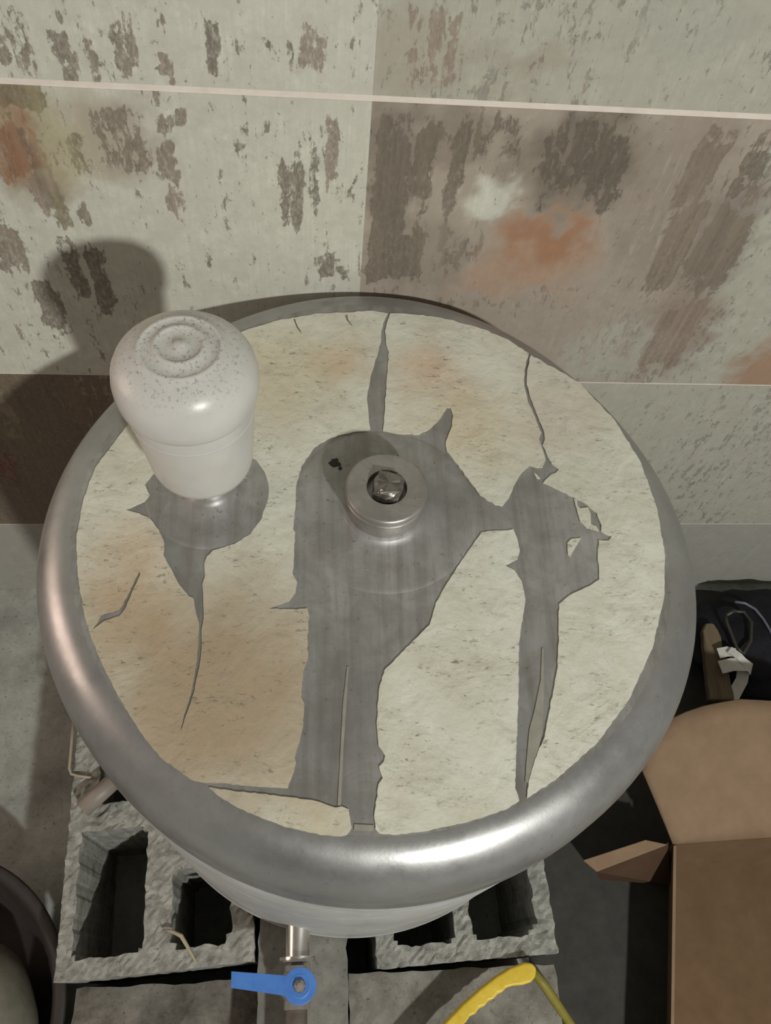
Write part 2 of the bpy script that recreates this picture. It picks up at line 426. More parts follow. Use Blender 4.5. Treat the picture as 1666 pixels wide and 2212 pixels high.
def tile_obj(ix, iz):
    g = 0.00003; gz = 0.0026
    x0, x1 = XJ[ix] + g, XJ[ix + 1] - g
    z0, z1 = ZJ[iz] + (gz if iz == 3 else 0.0012), ZJ[iz + 1] - (gz if iz == 2 else 0.0012)
    if iz == 0: z0 = FLOOR_Z + 0.0005
    seen = -0.70 < (x0 + x1) / 2 < 0.85 and z0 < 0.3
    n = 100 if seen else 2
    xs = np.linspace(x0, x1, n + 1); zs = np.linspace(z0, z1, n + 1)
    bm = bmesh.new()
    vs = [[bm.verts.new((x, WALL_Y, z)) for x in xs] for z in zs]
    for j in range(n):
        for i in range(n):
            bm.faces.new((vs[j][i], vs[j][i + 1], vs[j + 1][i + 1], vs[j + 1][i]))
    ring = vs[0] + [vs[j][n] for j in range(1, n + 1)] + vs[n][n - 1::-1] + [vs[j][0] for j in range(n - 1, 0, -1)]
    back = [bm.verts.new((v.co.x, WALL_Y + 0.0008, v.co.z)) for v in ring]
    for k in range(len(ring)):
        q = (k + 1) % len(ring)
        bm.faces.new((ring[q], ring[k], back[k], back[q]))
    o = obj('tile', bm, M['tile'], wall)
    me = o.data; nv = len(me.vertices)
    co = np.zeros(nv * 3); me.vertices.foreach_get('co', co); co = co.reshape(-1, 3)
    X, Z = co[:, 0], co[:, 2]
    plain = {(5, 2): .16, (5, 3): .10, (4, 3): .14, (5, 1): .12, (6, 1): .12, (5, 0): .10, (6, 0): .10, (6, 2): .14, (6, 3): .12}.get((ix, iz))
    wear = np.full(nv, plain if plain is not None else .2)
    ground = np.tile(np.array(WH if ix < 4 and iz >= 2 else GG), (nv, 1))
    tint = np.tile(np.array(BR), (nv, 1))
    if plain is not None: tint[:] = srgb(146, 144, 134); wear[:] = plain + .16
    if (ix, iz) == (4, 1): wear[:] = .3; ground[:] = GG; tint[:] = srgb(146, 144, 134)
    if (ix, iz) == (4, 2):
        wear[:] = .24; ground[:] = BE
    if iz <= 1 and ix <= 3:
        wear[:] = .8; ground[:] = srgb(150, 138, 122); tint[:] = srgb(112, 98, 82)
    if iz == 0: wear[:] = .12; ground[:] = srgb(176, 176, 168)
    if seen:
        wx_ = .012 * fbm(X, Z, 60); wz_ = .03 * fbm(X + 1.7, Z, 45)
        for (px, py, rx, ry, t, k) in SMOKE:
            cx_, cz_, hx, hz = rect_w(px - rx, py - ry, px + rx, py + ry)
            if not (z0 <= cz_ <= z1): continue
            if (px < 800) != (ix < 4): continue
            rr = np.hypot((X + wx_ * 1.6 - cx_) / hx, (Z + wz_ * .8 - cz_) / hz)
            q = (k * np.clip(2.2 * (1 - rr), 0, 1))[:, None]
            ground = ground * (1 - q) + np.array(t) * q; tint = tint * (1 - q) + np.array(t) * .75 * q
        for (a, b_, c, d, k, t) in WEAR:
            cx_, cz_, hx, hz = rect_w(a, b_, c, d)
            if cx_ + hx < x0 or cx_ - hx > x1 or cz_ < z0 or cz_ > z1: continue
            ex = np.clip((hx - np.abs(X + wx_ * .35 - cx_)) / (0.28 * hx + .0015), 0, 1)
            ez = np.clip((hz - np.abs(Z + wz_ - cz_)) / (0.5 * hz + .002), 0, 1)
            w = ex * ez
            wear = np.maximum(wear, k * w)
            tint = np.where((w > .25)[:, None], np.array(t), tint)
        for r in CLEAR:
            cx_, cz_, hx, hz = rect_w(*r)
            q = np.clip(2 - 2 * np.hypot((X + wx_ * 1.5 - cx_) / hx, (Z + wz_ - cz_) / hz), 0, 1)
            wear = wear * (1 - q); ground = ground * (1 - q[:, None]) + np.array(WH) * q[:, None]
        for (px, py, rx, ry, t, k) in STAIN:
            cx_, cz_, hx, hz = rect_w(px - rx, py - ry, px + rx, py + ry)
            if not (z0 <= cz_ <= z1): continue
            if (px < 800) != (ix < 4): continue
            q = (k * np.clip(1.9 * (1 - np.hypot((X + wx_ * 2 - cx_) / hx, (Z + wz_ * 1.2 - cz_) / hz)), 0, 1))[:, None]
            ground = ground * (1 - q) + np.array(t) * q; tint = tint * (1 - q) + np.array(t) * .8 * q
            wear = wear * (1 - .75 * q[:, 0])
        # narrow plank strips of the print differ a little
        strip = np.floor((X + .0063) / .0203).astype(int)
        wear = np.clip(wear * (1 + .25 * np.sin(strip * 12.9898 + iz * 4.1)) , 0, 1.05)
    a = me.attributes.new('wear', 'FLOAT', 'POINT'); a.data.foreach_set('value', wear.astype(np.float32))
    for nm, arr in (('tint', tint), ('ground', ground)):
        a = me.attributes.new(nm, 'FLOAT_COLOR', 'POINT')
        a.data.foreach_set('color', np.c_[arr, np.ones(nv)].astype(np.float32).ravel())
    return o
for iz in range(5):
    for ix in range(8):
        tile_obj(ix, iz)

# ---------------------------------------------------------------- concrete blocks under the tank
def hollow_block(cells, w, l, h, seed, notch=None, step=0.005):
    """block lying with its cells upright; local x across (0..w), y along (0..l)"""
    rs = random.Random(seed)
    nx, ny = round(w / step), round(l / step)
    def solid(i, j):
        if i < 0 or j < 0 or i >= nx or j >= ny: return False
        x, y = (i + .5) * step, (j + .5) * step
        for (a, b, c, d) in cells:
            if a < x < c and b < y < d:
                # rounded corners of the cell
                rr = 0.012
                dx = max(a + rr - x, x - (c - rr), 0); dy = max(b + rr - y, y - (d - rr), 0)
                if dx * dx + dy * dy <= rr * rr: return False
        if notch and notch[0] < x < notch[2] and notch[1] < y < notch[3]: return False
        return True
    bm = bmesh.new(); top = {}; bot = {}
    jit = {}
    def vt(i, j):
        if (i, j) not in top:
            dx, dy = rs.uniform(-.0009, .0009) + .0012 * math.sin(j * .9 + seed) * math.sin(i * .37), rs.uniform(-.0009, .0009) + .0012 * math.sin(i * .8 + 2 * seed) * math.sin(j * .31)
            top[i, j] = bm.verts.new((i * step + dx, j * step + dy, rs.uniform(-.0035, 0)))
            bot[i, j] = bm.verts.new((i * step + dx * .3, j * step + dy * .3, -h))
        return top[i, j]
    for i in range(nx):
        for j in range(ny):
            if not solid(i, j): continue
            for q in ((i, j), (i + 1, j), (i + 1, j + 1), (i, j + 1)): vt(*q)
            bm.faces.new((top[i, j], top[i + 1, j], top[i + 1, j + 1], top[i, j + 1]))
            bm.faces.new((bot[i, j], bot[i, j + 1], bot[i + 1, j + 1], bot[i + 1, j]))
            for (a, b, di, dj) in (((i, j), (i + 1, j), 0, -1), ((i + 1, j), (i + 1, j + 1), 1, 0), ((i + 1, j + 1), (i, j + 1), 0, 1), ((i, j + 1), (i, j), -1, 0)):
                if not solid(i + di, j + dj):
                    bm.faces.new((top[b], top[a], bot[a], bot[b]))
    return bm
BH = SEAT_Z - FLOOR_Z - 0.0005
lb = obj('hollow_block', hollow_block([(.014, .020, .090, .152), (.119, .020, .183, .100), (.032, .178, .110, .280), (.135, .150, .183, .270), (.027, .305, .093, .380), (.119, .305, .183, .380)], .21, .40, BH, 1), M['block'])
lb.location = (-0.3235, -0.2915, SEAT_Z); lb.rotation_euler = (0, 0, math.radians(3.2))
tag(lb, 'rough hollow concrete block beneath the tank, beside the dark basin', 'block', 'hollow blocks carrying the tank')
rb = obj('hollow_block', hollow_block([(.018, .022, .092, .120), (.108, .022, .184, .120), (.018, .150, .092, .250), (.108, .150, .184, .250), (.018, .280, .092, .380), (.108, .280, .184, .380)], .205, .40, BH, 2), M['block'])
rb.location = (0.0195, -0.2935, SEAT_Z); rb.rotation_euler = (0, 0, math.radians(2.0))
tag(rb, 'rough hollow concrete block beneath the tank, behind the yellow handle', 'block', 'hollow blocks carrying the tank')

def rough_slab(x0, x1, y0, y1, z0, z1, seed, step=0.012, amp=0.0015):
    rs = random.Random(seed); bm = bmesh.new()
    nx, ny = max(2, round((x1 - x0) / step)), max(2, round((y1 - y0) / step))
    g = [[bm.verts.new((x0 + (x1 - x0) * i / nx + (rs.uniform(-amp, amp)), y0 + (y1 - y0) * j / ny + rs.uniform(-amp, amp), z1 - rs.uniform(0, amp))) for i in range(nx + 1)] for j in range(ny + 1)]
    for j in range(ny):
        for i in range(nx):
            bm.faces.new((g[j][i], g[j][i + 1], g[j + 1][i + 1], g[j + 1][i]))
    ring = g[0] + [g[j][nx] for j in range(1, ny + 1)] + g[ny][nx - 1::-1] + [g[j][0] for j in range(ny - 1, 0, -1)]
    lo = [bm.verts.new((v.co.x, v.co.y, z0)) for v in ring]
    for k in range(len(ring)):
        q = (k + 1) % len(ring); bm.faces.new((ring[k], ring[q], lo[q], lo[k]))
    bm.faces.new(lo[::-1])
    return bm
tag(obj('concrete_kerb', rough_slab(-0.1105, -0.013, -0.62, 0.16, FLOOR_Z + .0005, SEAT_Z - .003, 5), M['smooth_block']),
    'smooth grey concrete kerb lying under the valve pipe between the hollow blocks', 'concrete block')
tag(obj('paving_slab', rough_slab(-0.011, 0.225, -0.62, -0.2965, FLOOR_Z + .0005, SEAT_Z - .025, 6), M['paver']),
    'stained grey paving slab stood beside the kerb, below the yellow handle', 'paving slab', 'paving slabs before the blocks')
tag(obj('paving_slab', rough_slab(-0.318, -0.1125, -0.62, -0.2965, FLOOR_Z + .0005, SEAT_Z - .07, 8), M['soiled']),
    'mottled grey paving slab under the blue valve lever', 'paving slab', 'paving slabs before the blocks')

# ---------------------------------------------------------------- the steel tank
HARM = [-0.01242, -0.00566, 0.00072, -0.00336, -0.00752, -0.00146, -0.00712, 0.00726, -0.0046]
def dent(t):
    s = 1 + HARM[0]
    for k in range(1, 5):
        s += HARM[2 * k - 1] * math.cos(k * t) + HARM[2 * k] * math.sin(k * t)
    return s
tank = empty('steel_tank', (0, 0, SEAT_Z), 'squat round stainless steel tank with torn cream paper on its flat top', 'tank')
RF, RM, ZB = 0.230, 0.2645, 0.048
prof = [(0, -0.0), (0.06, -0.0), (0.12, 0), (0.18, 0), (0.222, 0)]
prof += [(RF + (RM - RF) * math.sin(p), -ZB * (1 - math.cos(p))) for p in [math.pi / 2 * i / 14 for i in range(15)]]
top_prof = prof[:6]
rim_prof = prof[5:] + [(RM, -0.062), (RM - .0004, -0.066), (RM + .0012, -0.069), (RM + .0012, -0.074), (RM - .002, -0.077), (RM - .006, -0.078)]
def flat(bm):  # keep the plate flat: dents only grow outward
    return bm
o = obj('top_plate', lathe(top_prof, 128, dent), M['steel_top'], tank, True)
o = obj('rim', lathe(rim_prof, 160, dent), M['steel_rim'], tank, True)
bs = None
body = [(RM - .006, -0.078), (0.2610, -0.084), (0.2610, -0.44), (0.2614, -0.446), (0.2618, -0.45), (0.2618, -0.462), (0.2600, -0.4695), (0.235, -0.4698), (0, -0.4698)]
autosmooth(obj('body', lathe(body, 128, bs), M['steel_body'], tank), 35)
tag(obj('foot_band', lathe([(0.2610, -0.4560), (0.2626, -0.4572), (0.2626, -0.4680), (0.2600, -0.4697)], 128, bs), M['steel_body'], tank, True))

# raised boss and filler nut in the middle
BC = (0.0048, 0.0133)
boss_prof = [(0.0740, 0.00005), (0.0725, 0.0006), (0.070, 0.0011), (0.060, 0.0014), (0.045, 0.0019), (0.037, 0.0028), (0.033, 0.0048), (0.0325, 0.0055), (0, 0.0055)]
obj('boss', lathe(boss_prof, 96, None, BC), M['steel_top'], tank, True)
nut_prof = [(0.0300, 0.0050), (0.0302, 0.0120), (0.0290, 0.0165), (0.0288, 0.0195), (0.0306, 0.0205), (0.0312, 0.0225), (0.0298, 0.0240), (0.0298, 0.0248), (0.0312, 0.0262), (0.0314, 0.0285), (0.0305, 0.0300), (0.0290, 0.0306),
            (0.0154, 0.0306), (0.0149, 0.0300), (0.0147, 0.0240), (0, 0.0240)]
nut = autosmooth(obj('filler_nut', lathe(nut_prof, 96, None, BC), M['steel_nut'], tank), 50)
# worn square-headed plug sitting in the recess
bmp = bmesh.new(); ringz = [(0.0112, 0.0240), (0.0116, 0.0330), (0.0110, 0.0368), (0.0080, 0.0384), (0.0, 0.0386)]
rr_ = random.Random(4); rings = []
for r, z in ringz:
    if r == 0:
        rings.append([bmp.verts.new((BC[0] + .001, BC[1] - .001, z))]); continue
    ring = []
    for i in range(24):
        t = 2 * math.pi * i / 24
        sq = 1.0 / max(abs(math.cos(t + .3)), abs(math.sin(t + .3))) ** .55
        k = r * sq * (1 + rr_.uniform(-.05, .05))
        ring.append(bmp.verts.new((BC[0] + .001 + k * math.cos(t), BC[1] - .001 + k * math.sin(t), z + rr_.uniform(-.0008, .0008))))
    rings.append(ring)
for a, b in zip(rings, rings[1:]):
    for i in range(24):
        if len(b) == 1: bmp.faces.new((a[i], a[(i + 1) % 24], b[0]))
        else: bmp.faces.new((a[i], a[(i + 1) % 24], b[(i + 1) % 24], b[i]))
o = obj('plug', bmp, M['bolt'], nut); o['label'] = 'dark worn plug head in the filler nut'
# a slot mark across the plug and small weld blobs round the nut
sl = obj('plug_ridge', tube([(BC[0] - .006, BC[1] - .0095, .0375), (BC[0] + .001, BC[1] - .0105, .0380), (BC[0] + .0085, BC[1] - .0085, .0372)], [.0012, .0018, .0012], 8), M['chrome'], nut, True)

for (px, rad) in (((724, 1000), .0042), ((735, 1012), .0016), ((728, 1082), .0030)):
    q = on_z(px, .0017)[0]
    pts_ = [(q[0] + rad * (1 + rr_.uniform(-.4, .4)) * math.cos(2 * math.pi * i / 14), q[1] + rad * (1 + rr_.uniform(-.4, .4)) * math.sin(2 * math.pi * i / 14)) for i in range(14)]
    obj('grease_smudge', filled(pts_, [], .0008, .0022), M['gasket'], tank)

# second boss with the pipe stem that carries the white cap
SC = (-0.1290, 0.0270)
obj('stem_boss', lathe([(0.0500, 0.00005), (0.0490, 0.0006), (0.0460, 0.0011), (0.030, 0.0020), (0.018, 0.0060), (0.014, 0.009), (0.0130, 0.018), (0, 0.018)], 72, None, SC), M['steel_top'], tank, True)
stem = autosmooth(obj('stem', lathe([(0.0125, 0.0060), (0.0125, 0.0260), (0.0160, 0.0262), (0.0160, 0.0358), (0, 0.0358)], 40, None, SC), M['chrome'], tank), 40)
cl = on_z((524, 1038), 0.012)[0]
obj('stem_clip', tube([(cl[0] - .018, cl[1] + .002, .014), (cl[0] - .004, cl[1] - .001, .013), (cl[0] + .002, cl[1] + .001, .012), (cl[0] + .001, cl[1] + .006, .011)], .0021, 8), M['chrome'], tank, True)

# torn paper label: five pieces and scraps
def torn(px, amp=1.0, step=9.0, seed=0):
    """outline measured on the photograph -> finely ragged outline on the top plate"""
    rs = random.Random(seed); out = []
    for i, a in enumerate(px):
        b = px[(i + 1) % len(px)]
        L = math.hypot(b[0] - a[0], b[1] - a[1]); n = max(1, int(L / step))
        for k in range(n):
            t = k / n; j = amp if k else amp * .3
            out.append((a[0] + (b[0] - a[0]) * t + rs.uniform(-j, j), a[1] + (b[1] - a[1]) * t + rs.uniform(-j, j)))
    return [tuple(p[:2]) for p in on_z(out, 0.001)]
P1 = [(838,677),(800,671),(745,675),(690,677),(600,692),(530,714),(440,757),(350,836),(280,912),(225,985),(205,1012),(180,1080),(165,1160),(166,1215),(172,1270),(182,1330),(195,1370),(212,1415),(230,1455),(255,1503),(280,1545),(310,1590),(345,1635),(390,1668),(410,1683),(437,1690),
      (475,1691),(530,1697),(575,1700),(622,1702),(632,1675),(640,1648),(637,1635),(648,1600),(655,1570),(658,1520),(651,1508),(652,1490),(655,1450),(666,1420),(664,1380),(668,1330),(664,1314),(640,1317),(582,1315),(600,1307),(625,1298),(638,1280),(642,1258),(632,1240),(636,1200),(638,1150),(633,1143),(638,1100),(640,1050),(652,1005),(680,965),(715,945),(770,932),(800,930),(797,905),(793,860),(800,820),(812,775),(820,750),(824,735),(824,715),(829,695)]
H1 = [(330,1025),(312,1046),(324,1070),(312,1083),(272,1101),(300,1109),(324,1120),(343,1144),(355,1171),(353,1198),(365,1222),(384,1257),(408,1288),(418,1292),(423,1320),(431,1350),(428,1400),(424,1440),(412,1500),(398,1545),(390,1580),(402,1545),(418,1500),(431,1440),(436,1400),(435,1362),(440,1335),(439,1290),(437,1265),(443,1241),(442,1215),(447,1202),(460,1189),(507,1175),(542,1152),(566,1120),(581,1054),(572,1020),(554,994),(520,982),(460,975),(400,985),(355,1005)]
H1b = [(301,1233),(303,1241),(287,1276),(272,1312),(258,1331),(224,1342),(199,1362),(213,1338),(218,1328),(257,1316),(266,1304),(284,1268)]
P2 = [(843,677),(836,697),(832,715),(834,740),(840,760),(838,800),(835,830),(832,870),(830,900),(828,930),(860,937),(905,938),(930,925),(952,903),(966,880),(973,881),(979,898),(977,920),(963,955),(966,975),(983,997),(1010,1032),(1037,1069),(1070,1090),(1086,1093),(1100,1075),(1113,1045),(1130,1018),(1145,1005),(1160,1010),(1172,1010),(1179,994),(1170,964),(1165,948),(1170,935),(1156,901),(1140,866),(1133,835),(1133,800),(1142,763),(1100,735),(1040,710),(980,692),(930,683),(880,678)]
P3 = [(1147,767),(1139,800),(1138,830),(1144,852),(1150,868),(1162,900),(1176,935),(1177,950),(1172,962),(1184,988),(1192,1001),(1208,1014),(1200,1022),(1190,1025),(1174,1043),(1205,1057),(1238,1073),(1268,1090),(1289,1108),(1300,1135),(1299,1147),(1322,1159),(1315,1168),(1294,1167),(1292,1195),(1295,1252),(1274,1266),(1238,1282),(1208,1305),(1207,1348),(1208,1378),(1204,1447),(1187,1537),(1177,1592),(1156,1640),(1142,1688),(1139,1724),(1200,1685),(1290,1605),(1360,1510),(1410,1400),(1435,1290),(1437,1200),(1420,1100),(1385,1000),(1330,910),(1250,825)]
P4 = [(1040,1150),(1064,1147),(1097,1146),(1109,1143),(1117,1162),(1123,1189),(1118,1207),(1091,1221),(1112,1233),(1127,1255),(1135,1294),(1130,1330),(1121,1392),(1121,1461),(1118,1564),(1114,1668),(1113,1702),(1122,1730),(1100,1745),(1040,1767),(980,1782),(920,1795),(850,1803),(820,1800),(811,1791),(809,1758),(814,1726),(818,1694),(827,1681),(819,1656),(830,1645),(832,1632),(818,1611),(814,1564),(818,1495),(831,1447),(873,1405),(928,1350),(942,1302),(970,1254),(1011,1191)]
P5 = [(451,1701),(501,1708),(566,1715),(624,1722),(681,1730),(703,1737),(725,1745),(739,1742),(753,1748),(757,1769),(760,1787),(750,1803),(739,1806),(700,1804),(667,1798),(620,1787),(566,1767),(512,1744),(469,1717)]
S1 = [(1240,1077),(1247,1080),(1247,1090),(1253,1098),(1271,1096),(1276,1111),(1277,1132),(1289,1137),(1294,1147),(1268,1140),(1253,1126),(1246,1099)]
S2 = [(1226,1173),(1235,1164),(1256,1162),(1243,1183),(1231,1204),(1227,1198)]
S3 = [(1153,1021),(1158,1024),(1168,1034),(1160,1033)]
H1c = [(633,688),(637,687),(642,703),(652,722),(640,706)]
H1d = [(744,679),(750,678),(752,690),(763,707),(749,692)]
for k, (p, hs) in enumerate(((P1, [H1, H1b, H1c, H1d]), (P2, []), (P3, []), (P4, []), (P5, []), (S1, []), (S2, []), (S3, []))):
    small = k >= 5
    o = obj('label_scrap' if small else 'label_piece',
            filled(torn(p, .4 if small else 1.1, 5 if small else 8, k), [torn(h, .8, 8, 20 + j) for j, h in enumerate(hs)], 0.0001, 0.0012), M['paper'], tank)
# thin pale streaks on the bare steel
def strip(px, w, name='pale_streak', z=0.0008, mat='streak'):
    pts = on_z(px, z); L = []; Rr = []
    for i in range(len(pts)):
        t = pts[min(i + 1, len(pts) - 1)] - pts[max(i - 1, 0)]; t /= np.linalg.norm(t)
        nrm = np.array((-t[1], t[0], 0)); ww = w[i] if isinstance(w, list) else w
        L.append(pts[i] + nrm * ww); Rr.append(pts[i] - nrm * ww)
    bm = bmesh.new(); sheet(bm, [tuple(p) for p in L + Rr[::-1]], (0, 0, -z + .0001))
    return obj(name, bm, M[mat], tank)
strip([(752,1440),(745,1520),(740,1600),(736,1680),(733,1740)], [.0006, .0012, .0010, .0010, .0011])
strip([(1173,1400),(1172,1470),(1166,1530),(1158,1580),(1148,1640),(1138,1690)], [.0006, .0012, .003, .0045, .003, .001])
strip([(765,1787),(808,1789)], .0018)

# outlet: socket, ball valve, lever, pipe
VX, VZ = -0.0665, -0.425
def ring_y(prof, n=28, x=VX, z=VZ):
    """lathe about an axis along -y; prof: (radius, y)"""
    bm = lathe([(r, y) for r, y in prof], n)
    for v in bm.verts:
        a, b, c = v.co; v.co = (x + a, c, z + b)
    return bm
o = autosmooth(obj('outlet_socket', ring_y([(0, -.245), (.0125, -.245), (.0125, -.2785), (.0185, -.279), (.0190, -.2815), (.0185, -.284), (.0115, -.2845), (0, -.2845)]), M['chrome'], tank), 40)
valve = autosmooth(obj('ball_valve', ring_y([(0, -.2846), (.012, -.2846), (.0135, -.287), (.0135, -.292), (.0165, -.296), (.0175, -.305), (.0165, -.314), (.0135, -.318), (.0135, -.326), (0, -.326)], 12), M['chrome'], tank), 25)
o = obj('valve_stem', lathe([(.0085, VZ + .012), (.0085, VZ + .024), (.006, VZ + .025), (.006, VZ + .034), (0, VZ + .034)], 24, None, (VX + .003, -.3055)), M['bolt'], valve)
# lever: hub disc and flat blade
HC = (VX + .003, -.3055); zt = VZ + .030
out = []
a0 = math.radians(176)
for i in range(25):
    t = a0 + math.radians(32) + (2 * math.pi - math.radians(64)) * i / 24
    out.append((HC[0] + .0165 * math.cos(t), HC[1] + .0165 * math.sin(t)))
tip = on_z([(500, 2098), (499, 2134)], zt)
out += [(tip[0][0], tip[0][1]), (tip[1][0], tip[1][1])]
lever = bevel(obj('lever', filled(out, [], zt - .004, zt + .0015), M['blue'], valve), .0008)
obj('lever_nut', lathe([(.0060, zt + .0015), (.0060, zt + .0040), (.0050, zt + .0050), (.0034, zt + .0050), (.0032, zt + .0075), (0, zt + .0077)], 6, None, HC), M['steel_nut'], valve)
obj('lever_ring', lathe([(.0080, zt + .0014), (.0100, zt + .0020), (.0112, zt + .0014)], 32, None, HC), M['blue'], valve, True)
obj('outlet_pipe', ring_y([(0, -.3262), (.0105, -.3262), (.0105, -.60), (0, -.60)], 24), M['conduit'], tank, True)

# ---------------------------------------------------------------- white plastic cap on the stem
cap = empty('bottle_cap', (SC[0], SC[1], 0.0045), 'milky white plastic dome cap standing upright on the steel tank', 'cap')
CC = (-0.1310, 0.0310)
dome_prof = [(.0424, .1165), (.0440, .1182), (.0455, .1222), (.0463, .1285), (.0462, .1355), (.0449, .1425), (.0421, .1485), (.0378, .1532), (.0322, .1570), (.0270, .1592),
             (.0262, .1602), (.0250, .1606), (.0238, .1602), (.0231, .1597), (.0170, .1616), (.0160, .1627), (.0148, .1631), (.0136, .1626), (.0129, .1618), (.0080, .1622), (.0040, .1624), (.0034, .1632), (.0016, .1636), (0, .1637)]
obj('dome', lathe(dome_prof, 96, None, CC), M['cap'], cap, True)
cup_prof = [(0, .0360), (.0260, .0360), (.0325, .0375), (.0354, .0410), (.0368, .0470), (.0394, .0780), (.0415, .1040), (.0424, .1165)]
obj('cup', lathe(cup_prof, 96, None, CC), M['cap'], cap, True)
obj('seam_ring', lathe([(.0411, .1030), (.0418, .1034), (.0421, .1042), (.0414, .1050)], 96, None, CC), M['cap'], cap, True)

# ---------------------------------------------------------------- cardboard box
ZT = -0.585
BL = Vector((.4335, -.161, ZT)); BRc = Vector((.790, -.152, ZT)); FL = Vector((.353, -.480, ZT)); FR = Vector((.710, -.471, ZT))
box = empty('cardboard_box', (.57, -.315, FLOOR_Z + .0045), 'open brown cardboard box with its flaps folded out on the floor', 'box')
dn = Vector((0, 0, FLOOR_Z + .0061 - ZT))
def panel(name, a, b, inward, mat='cardboard'):
    q = inward * .026; bm = bmesh.new(); sheet(bm, [a, b, b + dn + q, a + dn + q], inward * .004); return obj(name, bm, M[mat], box)
ex = (BRc - BL).normalized(); ey = (BL - FL).normalized()
panel('back_wall', BL, BRc, -ey, 'cardboard_inner_shade'); panel('side_wall', FL, BL, ex); panel('side_wall', FR, BRc, -ex); panel('front_wall', FL, FR, ey)
bm = bmesh.new(); sheet(bm, [Vector((p.x, p.y, FLOOR_Z + .008)) for p in (FL + (ex + ey) * .026, FR + (ey - ex) * .026, BRc - (ex + ey) * .026, BL + (ex - ey) * .026)], Vector((0, 0, -.003))); obj('bottom', bm, M['cardboard_inner_shade'], box)
# back flap: rises a little, rounded free edge
fl = [BL, BRc]
far_px = [(1385,1660,-.535),(1392,1610,-.52),(1420,1568,-.508),(1462,1544,-.500),(1530,1521,-.495),(1600,1510,-.492),(1640,1512,-.492)]
far = [Vector(on_z((a, b), z)[0]) for a, b, z in far_px]
outl = [BL] + far + [far[-1] + Vector((.05, -.004, 0)), far[-1] + Vector((.115, -.025, 0)), far[-1] + Vector((.145, -.06, 0)), BRc]
# bend: resample as strip quads with slight curl
bm = bmesh.new(); hinge = [BL + (BRc - BL) * (i / 10) for i in range(11)]
def at_outline(t):
    pts = outl; L = [0]
    for a, b in zip(pts, pts[1:]): L.append(L[-1] + (b - a).length)
    s = t * L[-1]
    for i in range(len(pts) - 1):
        if s <= L[i + 1]: return pts[i].lerp(pts[i + 1], (s - L[i]) / max(1e-9, L[i + 1] - L[i]))
    return pts[-1]
K = 24; rows = 8; gridv = []
for i in range(K + 1):
    e = at_outline(i / K); h0 = BL.lerp(BRc, i / K); col_ = []
    for j in range(rows + 1):
        u = j / rows; p = h0.lerp(e, u); p.z += .010 * math.sin(math.pi * u) * (1 if 0 < i < K else 0) * .6
        col_.append(bm.verts.new(p))
    gridv.append(col_)
for i in range(K):
    for j in range(rows):
        try: bm.faces.new((gridv[i][j], gridv[i + 1][j], gridv[i + 1][j + 1], gridv[i][j + 1]))
        except Exception: pass
o = obj('back_flap', bm, M['cardboard'], box, True)
s = o.modifiers.new('solid', 'SOLIDIFY'); s.thickness = .004; s.offset = -1
# small side tab bent out, its lower fold painted dark as shade
tp = [Vector(on_z(p, z)[0]) for p, z in (((1260, 1858), -.592), ((1290, 1883), -.594), ((1450, 1824), -.586), ((1395, 1814), -.585))]
bm = bmesh.new(); sheet(bm, [tp[0], tp[1], tp[2] + Vector((-.004, 0, 0)), tp[3]], (0, 0, -.003)); tab = bevel(obj('side_tab', bm, M['cardboard'], box), .001)
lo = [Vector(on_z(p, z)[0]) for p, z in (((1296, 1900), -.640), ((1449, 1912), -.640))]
bm = bmesh.new(); sheet(bm, [tp[1] - Vector((0, 0, .003)), lo[0], lo[1], tp[2] - Vector((.004, 0, .003))], (.002, .003, 0)); o = obj('tab_fold', bm, M['cardboard_fold_shade'], tab); o['label'] = 'lower fold of the tab with shade painted in'
# front and right flaps hanging outside
bm = bmesh.new(); sheet(bm, [FL, FR, FR + Vector((0, -.10, -.03)), FL + Vector((0, -.10, -.03))], (0, 0, -.004)); obj('front_flap', bm, M['cardboard'], box)
bm = bmesh.new(); sheet(bm, [BRc, FR, FR + Vector((.10, 0, .02)), BRc + Vector((.10, 0, .02))], (0, 0, -.004)); obj('side_flap', bm, M['cardboard'], box)

# ---------------------------------------------------------------- things on the floor round the tank
def blanket(x0, x1, y0, y1, z, seed, n=40, amp=.004, th=.004):
    rs = np.random.RandomState(seed); bm = bmesh.new(); ph = rs.uniform(0, 6, 6)
    def hz(x, y): return amp * (1 + .5 * math.sin(23 * x + ph[0]) * math.cos(19 * y + ph[1]) + .5 * math.sin(51 * x + 37 * y + ph[2]))
    g = [[bm.verts.new((x0 + (x1 - x0) * i / n + .006 * math.sin(j * .5 + ph[3]), y0 + (y1 - y0) * j / n + .006 * math.sin(i * .4 + ph[4]), z + th + hz(i / n, j / n))) for i in range(n + 1)] for j in range(n + 1)]
    for j in range(n):
        for i in range(n): bm.faces.new((g[j][i], g[j][i + 1], g[j + 1][i + 1], g[j + 1][i]))
    ring = g[0] + [g[j][n] for j in range(1, n + 1)] + g[n][n - 1::-1] + [g[j][0] for j in range(n - 1, 0, -1)]
    lo_ = [bm.verts.new((v.co.x, v.co.y, z)) for v in ring]
    for k in range(len(ring)):
        q = (k + 1) % len(ring); bm.faces.new((ring[k], ring[q], lo_[q], lo_[k]))
    return bm
tag(obj('rubber_mat', blanket(.232, .90, -1.0, .245, FLOOR_Z + .0003, 3, amp=.0008, th=.0015), M['mat'], None, True),
    'charcoal rubber mat spread on the floor under the cardboard box', 'mat')

